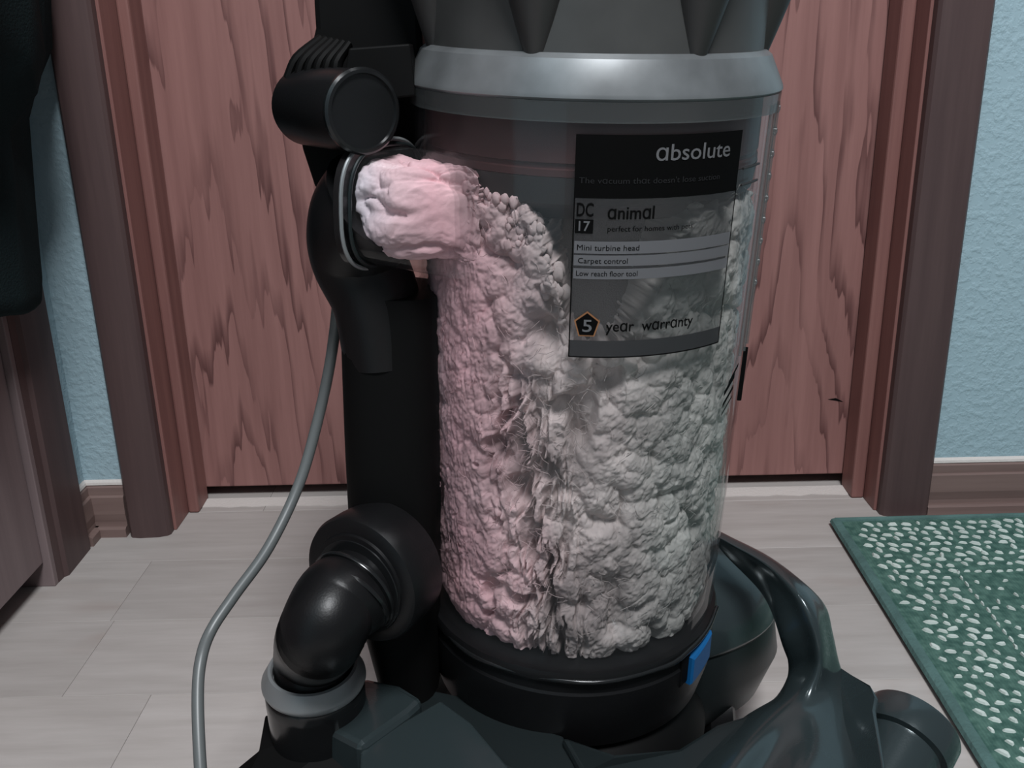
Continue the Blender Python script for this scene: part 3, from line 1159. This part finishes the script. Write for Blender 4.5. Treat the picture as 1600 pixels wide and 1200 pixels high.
slab([(-0.0944, -0.5456, 0.1330), (-0.0732, -0.5555, 0.1350), (-0.0575, -0.5696, 0.1340), (-0.0651, -0.5800, 0.1330), (-0.0902, -0.6068, 0.1310), (-0.1105, -0.5920, 0.1310), (-0.1341, -0.5592, 0.1290), (-0.1245, -0.5469, 0.1290)],
     .03, 'head_shoulder', 'teal', .004)
slab([(-0.0479, -0.5659, 0.1300), (-0.0290, -0.5853, 0.1290), (-0.0048, -0.6236, 0.1260), (-0.0051, -0.6589, 0.1220), (-0.0851, -0.6567, 0.1220), (-0.0912, -0.6050, 0.1260), (-0.0687, -0.5840, 0.1290)],
     .03, 'head_panel', 'teal', .0012)
slab([(-0.1595, -0.5523, 0.1120), (-0.1517, -0.5545, 0.1130), (-0.1294, -0.5737, 0.1140), (-0.1115, -0.5834, 0.1140), (-0.0771, -0.5854, 0.1120), (-0.0704, -0.6469, 0.1080), (-0.1689, -0.6308, 0.0950), (-0.1691, -0.5850, 0.1000), (-0.1571, -0.5804, 0.1080)],
     .004, 'head_fender', 'black_matt', .0015)
slab([(-0.0733, -0.5640, 0.1180), (-0.0600, -0.5381, 0.1180), (-0.0368, -0.5466, 0.1180), (-0.0164, -0.5646, 0.1180), (0.0256, -0.5858, 0.1180), (0.0327, -0.6182, 0.1160), (0.0303, -0.6515, 0.1140), (-0.0032, -0.6505, 0.1140), (-0.0028, -0.6144, 0.1180)],
     .02, 'centre_web', 'teal_dark', .001)
slab([(0.0237, -0.5920, 0.1240), (0.0545, -0.5986, 0.1160), (0.0926, -0.5930, 0.1140), (0.1194, -0.5722, 0.1140), (0.1459, -0.5597, 0.1120), (0.1495, -0.5765, 0.1120), (0.1007, -0.6471, 0.1080), (0.0370, -0.6516, 0.1140), (0.0337, -0.6193, 0.1200)],
     .02, 'neck_web', 'teal_dark', .003)
mb = MB()
pl = [(-.155, -.66), (-.150, -.60), (-.10, -.565), (-.02, -.57), (.08, -.56), (.15, -.57), (.21, -.59), (.228, -.64), (.228, -.79), (.20, -.82), (-.13, -.82), (-.155, -.79)]
mb.rings([[(x, y, .004) for x, y in pl], [(x, y, .06) for x, y in pl], [(x * .97 + .001, -.69 + (y + .69) * .94, .085) for x, y in pl]])
mb.build('cleaner_head', 'teal_dark', vac, bevel=.004)
for sx in (-.055, .145):
    mb = MB()
    lathe(mb, (sx, -.455, .032), (1, 0, 0), [(.026, -.011), (.032, -.008), (.032, .008), (.026, .011)], seg=36)
    mb.build('wheel', 'black', vac, smooth=True, sharp=30)

# ---- power cord
mb = MB()
cp = [V(-0.0960, -0.5200, 0.3945), V(-0.0988, -0.5200, 0.3687), V(-0.1066, -0.5150, 0.3328), V(-0.1168, -0.5150, 0.2967), V(-0.1288, -0.5300, 0.2597), V(-0.1443, -0.5550, 0.2307), V(-0.1618, -0.5750, 0.2104), V(-0.1718, -0.5900, 0.1980), V(-0.1740, -0.6050, 0.1896),
      V(-0.1730, -0.6200, 0.1758), V(-0.1672, -0.6450, 0.1508), V(-0.1597, -0.6700, 0.1203)]
sweep(mb, cp, .0033, seg=14, n=8)
# runs on down to the floor in front
mb.build('power_cord', 'cord', vac, smooth=True)

# ------------------------------------------------------------------ lint packed in the bin
bm = bmesh.new()
bmesh.ops.create_icosphere(bm, subdivisions=2, radius=1)
bv = np.array([v.co[:] for v in bm.verts])
bfc = np.array([[v.index for v in f.verts] for f in bm.faces])
bm.free()
variants = []
for k in range(16):
    d = []
    for v in bv:
        p = Vector(v) * 1.5 + Vector((k * 9.1, 3.3, 0))
        n_ = noise.noise(p) * .40 + noise.noise(p * 2.3) * .34 + abs(noise.noise(p * 4.2)) * .30
        d.append(1 + n_)
    variants.append(bv * np.array(d)[:, None])
BOn, BAn, BUn, BFn = (np.array(x) for x in (BO, BA, BU, BF))


def top_of_fill(td):
    return float(np.interp(td, [-180, -100, -70, -50, -38, -27, -19, -14, -11, -5, 6, 14, 22, 30, 45, 62, 110, 180],
                           [.22, .235, .252, .252, .246, .246, .232, .212, .190, .176, .178, .186, .215, .240, .248, .245, .22, .22]))


VV, FF, TT = [], [], []
base_i = 0


def add_clump(pos, size, tone, clamp=True, stretch=(1, 1, 1)):
    global base_i
    q = variants[random.randrange(16)]
    Rm = np.array(Matrix.Rotation(random.uniform(0, 6.28), 3, Vector(np.random.randn(3)).normalized()))
    p = (q @ Rm.T) * size * np.array(stretch) + np.array(pos)
    if clamp:
        r_ = p - BOn
        hh = r_ @ BAn / HS ** 2
        cu_, cf_ = r_ @ BUn, r_ @ BFn
        rr_ = np.sqrt(cu_ ** 2 + cf_ ** 2)
        lim = R2 + (R1 - R2) * hh / BH - .0028
        sft = .0030
        k_ = (lim - sft * np.logaddexp(0, (lim - rr_) / sft) ) / rr_
        k_ = np.where(lim - rr_ > .012, 1, k_)
        hh = np.maximum(hh, .003)
        p = BOn + hh[:, None] * BAn + (cu_ * k_)[:, None] * BUn + (cf_ * k_)[:, None] * BFn
    VV.append(p)
    FF.append(bfc + base_i)
    TT.append(np.full(len(p), tone))
    base_i += len(p)


# the packed mass: one billowy skin pressed against the inside of the bin
def vnoise(P, seed):
    """smooth value noise on an (n,3) array"""
    I = np.floor(P).astype(np.int64)
    f = P - I
    f = f * f * f * (f * (f * 6 - 15) + 10)
    def hsh(i, j, k):
        n = (i * 374761393 + j * 668265263 + k * 2147483647 + seed * 974711) & 0xffffffff
        n = ((n ^ (n >> 13)) * 1274126177) & 0xffffffff
        return ((n ^ (n >> 16)) & 0xffff) / 65535.0
    r = 0
    for a in (0, 1):
        for b in (0, 1):
            for c in (0, 1):
                w = (f[:, 0] if a else 1 - f[:, 0]) * (f[:, 1] if b else 1 - f[:, 1]) * (f[:, 2] if c else 1 - f[:, 2])
                r = r + w * hsh(I[:, 0] + a, I[:, 1] + b, I[:, 2] + c)
    return r * 2 - 1


def fbm(P, seed, octs=4):
    r, a, f = 0, 1.0, 1.0
    for i in range(octs):
        r = r + a * vnoise(P * f, seed + i)
        a *= .55
        f *= 2.1
    return r


def puffs(X, Y, cell, seed):
    """rounded tufts on a jittered grid: 1 at a tuft's crown, 0 in the creases between"""
    rs_ = np.random.RandomState(seed)
    J = rs_.rand(400, 400, 3)
    gx, gy = X / cell, Y / cell
    ix, iy = np.floor(gx).astype(int), np.floor(gy).astype(int)
    best = np.zeros_like(X)
    for a in (-1, 0, 1):
        for b in (-1, 0, 1):
            q = J[(ix + a) % 400, (iy + b) % 400]
            d2 = (gx - ix - a - q[:, 0]) ** 2 + (gy - iy - b - q[:, 1]) ** 2
            rad2 = (.55 + .45 * q[:, 2]) ** 2
            best = np.maximum(best, np.sqrt(np.maximum(0, 1 - d2 / rad2)) * (.6 + .4 * q[:, 2]))
    return best


NT, NH = 900, 430
tds = np.linspace(-180, 180, NT, endpoint=False)
hs_ = np.linspace(.003, .262, NH)
TD, HH = (q.ravel() for q in np.meshgrid(tds, hs_, indexing='ij'))
th_r = np.radians(TD)
RR0 = R2 + (R1 - R2) * HH / BH - .0027
P3 = BOn + HH[:, None] * BAn + RR0[:, None] * (np.sin(th_r)[:, None] * BUn + np.cos(th_r)[:, None] * BFn)
warp = fbm(P3 * 90, 5, 2)
warp2 = fbm(P3 * 90, 25, 2)
AX = th_r * .09 + warp * .0024 + 1.0
AY = HH + warp2 * .0024 + 1.0
big = puffs(AX, AY, .0140, 1)
sml = puffs(AX + .003 * warp2, AY, .0062, 2)
fine = fbm(P3 * 420, 9, 3)
low = fbm(P3 * 28, 13, 3)
left = np.clip((-28 - TD) / 22 + low * .35, 0, 1)          # where the hair is pressed flat
vert = fbm(np.stack([AX * 260, AY * 26, np.full_like(AX, .5)], 1), 31, 3)
dep = .0085 * (1 - big) ** 1.2 + .0016 * (1 - sml) + .0005 * fine + .0012
dep_l = .0012 + .0010 * (1 - sml) + .0018 * (1 - big) + .0004 * fine + .0009 * np.abs(vert) + .0012 * np.clip(low, 0, 1)
dep = dep * (1 - left) + dep_l * left
void = np.clip((-low - .62) / .25, 0, 1) * .012                 # scattered dark pockets
mid = np.exp(-((TD + 20 - 90 * (.10 - HH)) / 11) ** 2) * np.clip((.17 - HH) / .03, 0, 1) * np.clip(vert * 1.6 + .35, 0, 1)
void += mid * .014
slot = np.exp(-((TD + 17) / 6) ** 2) * np.exp(-((HH - .185) / .012) ** 2)
void += slot * .014
foot = np.clip((.014 - HH) / .012, 0, 1) * .004
dep = dep + void + foot
TOPS = np.interp(TD, [-180, -100, -70, -50, -38, -27, -19, -14, -11, -5, 6, 14, 22, 30, 45, 62, 110, 180],
                 [.22, .235, .252, .252, .247, .246, .232, .212, .190, .176, .178, .188, .217, .242, .250, .248, .22, .22])
TOPS = TOPS + .0055 * fbm(P3 * 130, 41, 3) + .003 * fine
over = np.clip((HH - TOPS) / .007, 0, 1)
dep = dep + over ** 1.5 * .045
RRs = np.maximum(RR0 - np.maximum(dep, 0), .0560)
SK = BOn + HH[:, None] * BAn + RRs[:, None] * (np.sin(th_r)[:, None] * BUn + np.cos(th_r)[:, None] * BFn)
band = np.exp(-((TD + 22 - 90 * (.10 - HH)) / 14) ** 2) * np.clip((.20 - HH) / .04, 0, 1)      # shade of the central hollows, painted into the tone as a streak
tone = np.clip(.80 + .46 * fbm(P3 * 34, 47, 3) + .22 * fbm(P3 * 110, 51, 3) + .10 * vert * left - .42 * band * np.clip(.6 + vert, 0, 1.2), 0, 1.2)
idx = np.arange(NT * NH).reshape(NT, NH)
i0 = idx[:, :-1].ravel()
i1 = np.roll(idx, -1, 0)[:, :-1].ravel()
i2 = np.roll(idx, -1, 0)[:, 1:].ravel()
i3 = idx[:, 1:].ravel()
VV.append(SK)
FF.append(np.concatenate([np.stack([i0, i1, i2], 1), np.stack([i0, i2, i3], 1)]))
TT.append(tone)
base_i += len(SK)
# loose ragged top of the tuft under the skirt
for i in range(90):
    td = random.uniform(-62, -12)
    h = top_of_fill(td) + random.uniform(-.020, .003)
    add_clump(bp_(math.radians(td), brad(h) - random.uniform(.005, .016), h), random.uniform(.0012, .0026), random.uniform(.4, .9), stretch=(1, 1, random.uniform(.8, 2.0)))
for td, h, s_ in ((-49, .256, .0045), (-45, .250, .004), (-40, .249, .0035), (-33, .249, .0045), (-28, .252, .004), (-24, .244, .005), (-19, .236, .0055), (-16, .226, .005),
                  (-14.5, .216, .0045), (-22, .247, .003), (-36, .252, .003)):
    for k in range(4):
        t2, h2 = td + random.uniform(-4, 4), h + random.uniform(-.012, -.001)
        add_clump(bp_(math.radians(t2), brad(h2) - random.uniform(.006, .013), h2), s_ * random.uniform(.3, .55), random.uniform(.5, .9), stretch=(1.2, .6, 1.6))
# stuffing inside the inlet port
sd = np.array(axis_in.cross(V(0, 0, 1)).normalized())
up3 = np.array(Vector(sd).cross(axis_in).normalized())
NA, NB = 200, 130
aa = np.linspace(0, 2 * PI, NA, endpoint=False)
bb_ = np.linspace(.03, 1.0, NB)
AA, BB = (q.ravel() for q in np.meshgrid(aa, bb_, indexing='ij'))
ex = 2 / 2.9
cxx = np.sign(np.cos(AA)) * np.abs(np.cos(AA)) ** ex
syy = np.sign(np.sin(AA)) * np.abs(np.sin(AA)) ** ex
ctr = np.array(IN0) + BB[:, None] * np.array(IN1 - IN0)
ra_ = .0275 + (.0262 - .0275) * BB
base_p = ctr + (ra_ * cxx)[:, None] * sd + (ra_ * syy)[:, None] * up3
pu = puffs(AA * .028 + .004 * fbm(base_p * 90, 61, 2) + 1, BB * .06 + .004 * fbm(base_p * 90, 66, 2) + 1, .013, 5)
dd = .0055 * (1 - pu) + .0004 * fbm(base_p * 380, 71, 3) + .0012
endf = np.clip((.07 - BB) / .05, 0, 1) ** 2 * .008
rr_ = np.maximum(ra_ - np.maximum(dd, 0) - endf, .002)
PP = ctr + (rr_ * cxx)[:, None] * sd + (rr_ * syy)[:, None] * up3
# past the mouth the stuffing settles onto the inside of the bin wall
q_ = PP - BOn
h_ = q_ @ BAn / HS ** 2
cu_, cf_ = q_ @ BUn, q_ @ BFn
rq = np.sqrt(cu_ ** 2 + cf_ ** 2)
lim = R2 + (R1 - R2) * h_ / BH - .0035 - dd * .8
tgt = np.minimum(rq, lim)
wgt = np.clip((BB - .42) / .40, 0, 1)
wgt = wgt * wgt * (3 - 2 * wgt)
k_ = 1 + (tgt / rq - 1) * wgt
VV.append(BOn + h_[:, None] * BAn + (cu_ * k_)[:, None] * BUn + (cf_ * k_)[:, None] * BFn)
TT.append(np.clip(.55 + .3 * fbm(base_p * 60, 81, 3), .5, 1.6))
idx = np.arange(NA * NB).reshape(NA, NB) + base_i
i0 = idx[:, :-1].ravel()
i1 = np.roll(idx, -1, 0)[:, :-1].ravel()
i2 = np.roll(idx, -1, 0)[:, 1:].ravel()
i3 = idx[:, 1:].ravel()
FF.append(np.concatenate([np.stack([i0, i1, i2], 1), np.stack([i0, i2, i3], 1)]))
base_i += NA * NB
# loose hairs standing off the clumps
SHP = []
for i in range(2600):
    td = random.uniform(-78, 78)
    h = random.uniform(.02, .25)
    if h > top_of_fill(td) + .004:
        continue
    p = np.array(bp_(math.radians(td), brad(h) - random.uniform(.0040, .0095), h))
    d_ = np.random.randn(3)
    rv_ = math.sin(math.radians(td)) * BUn + math.cos(math.radians(td)) * BFn
    d_ -= .95 * (d_ @ rv_) * rv_
    d_ /= np.linalg.norm(d_)
    e_ = np.cross(d_, np.random.randn(3))
    e_ /= np.linalg.norm(e_)
    g_ = np.cross(d_, e_)
    ln, w_ = random.uniform(.003, .009), random.uniform(.00008, .00020)
    cs_ = [p + d_ * ln * (t - .5) + e_ * ln * .5 * (t - .5) ** 2 for t in (0, .5, 1)]
    pts_, fcs_ = [], []
    for c_ in cs_:
        pts_ += [c_ + e_ * w_, c_ - .5 * e_ * w_ + .87 * g_ * w_, c_ - .5 * e_ * w_ - .87 * g_ * w_]
    for a_ in (0, 3):
        for j in range(3):
            q0, q1 = a_ + j, a_ + (j + 1) % 3
            fcs_ += [(q0, q1, q1 + 3), (q0, q1 + 3, q0 + 3)]
    VV.append(np.array(pts_))
    FF.append(np.array(fcs_) + base_i)
    TT.append(np.full(9, random.uniform(.2, 1)))
    base_i += 9
VV = np.concatenate(VV)
FF = np.concatenate(FF)
TT = np.concatenate(TT)
me = bpy.data.meshes.new('lint')
me.vertices.add(len(VV))
me.vertices.foreach_set('co', VV.astype(np.float32).ravel())
me.loops.add(len(FF) * 3)
me.loops.foreach_set('vertex_index', FF.astype(np.int32).ravel())
me.polygons.add(len(FF))
me.polygons.foreach_set('loop_start', np.arange(0, len(FF) * 3, 3, dtype=np.int32))
me.polygons.foreach_set('use_smooth', np.ones(len(FF), dtype=bool))
me.update(calc_edges=True)
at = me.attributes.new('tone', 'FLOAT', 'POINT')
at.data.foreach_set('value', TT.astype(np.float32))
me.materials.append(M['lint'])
lo = bpy.data.objects.new('packed_lint', me)
COL.objects.link(lo)
tag(lo, 'pinkish grey lint and hair packed inside the clear vacuum bin', 'lint', kind='stuff')
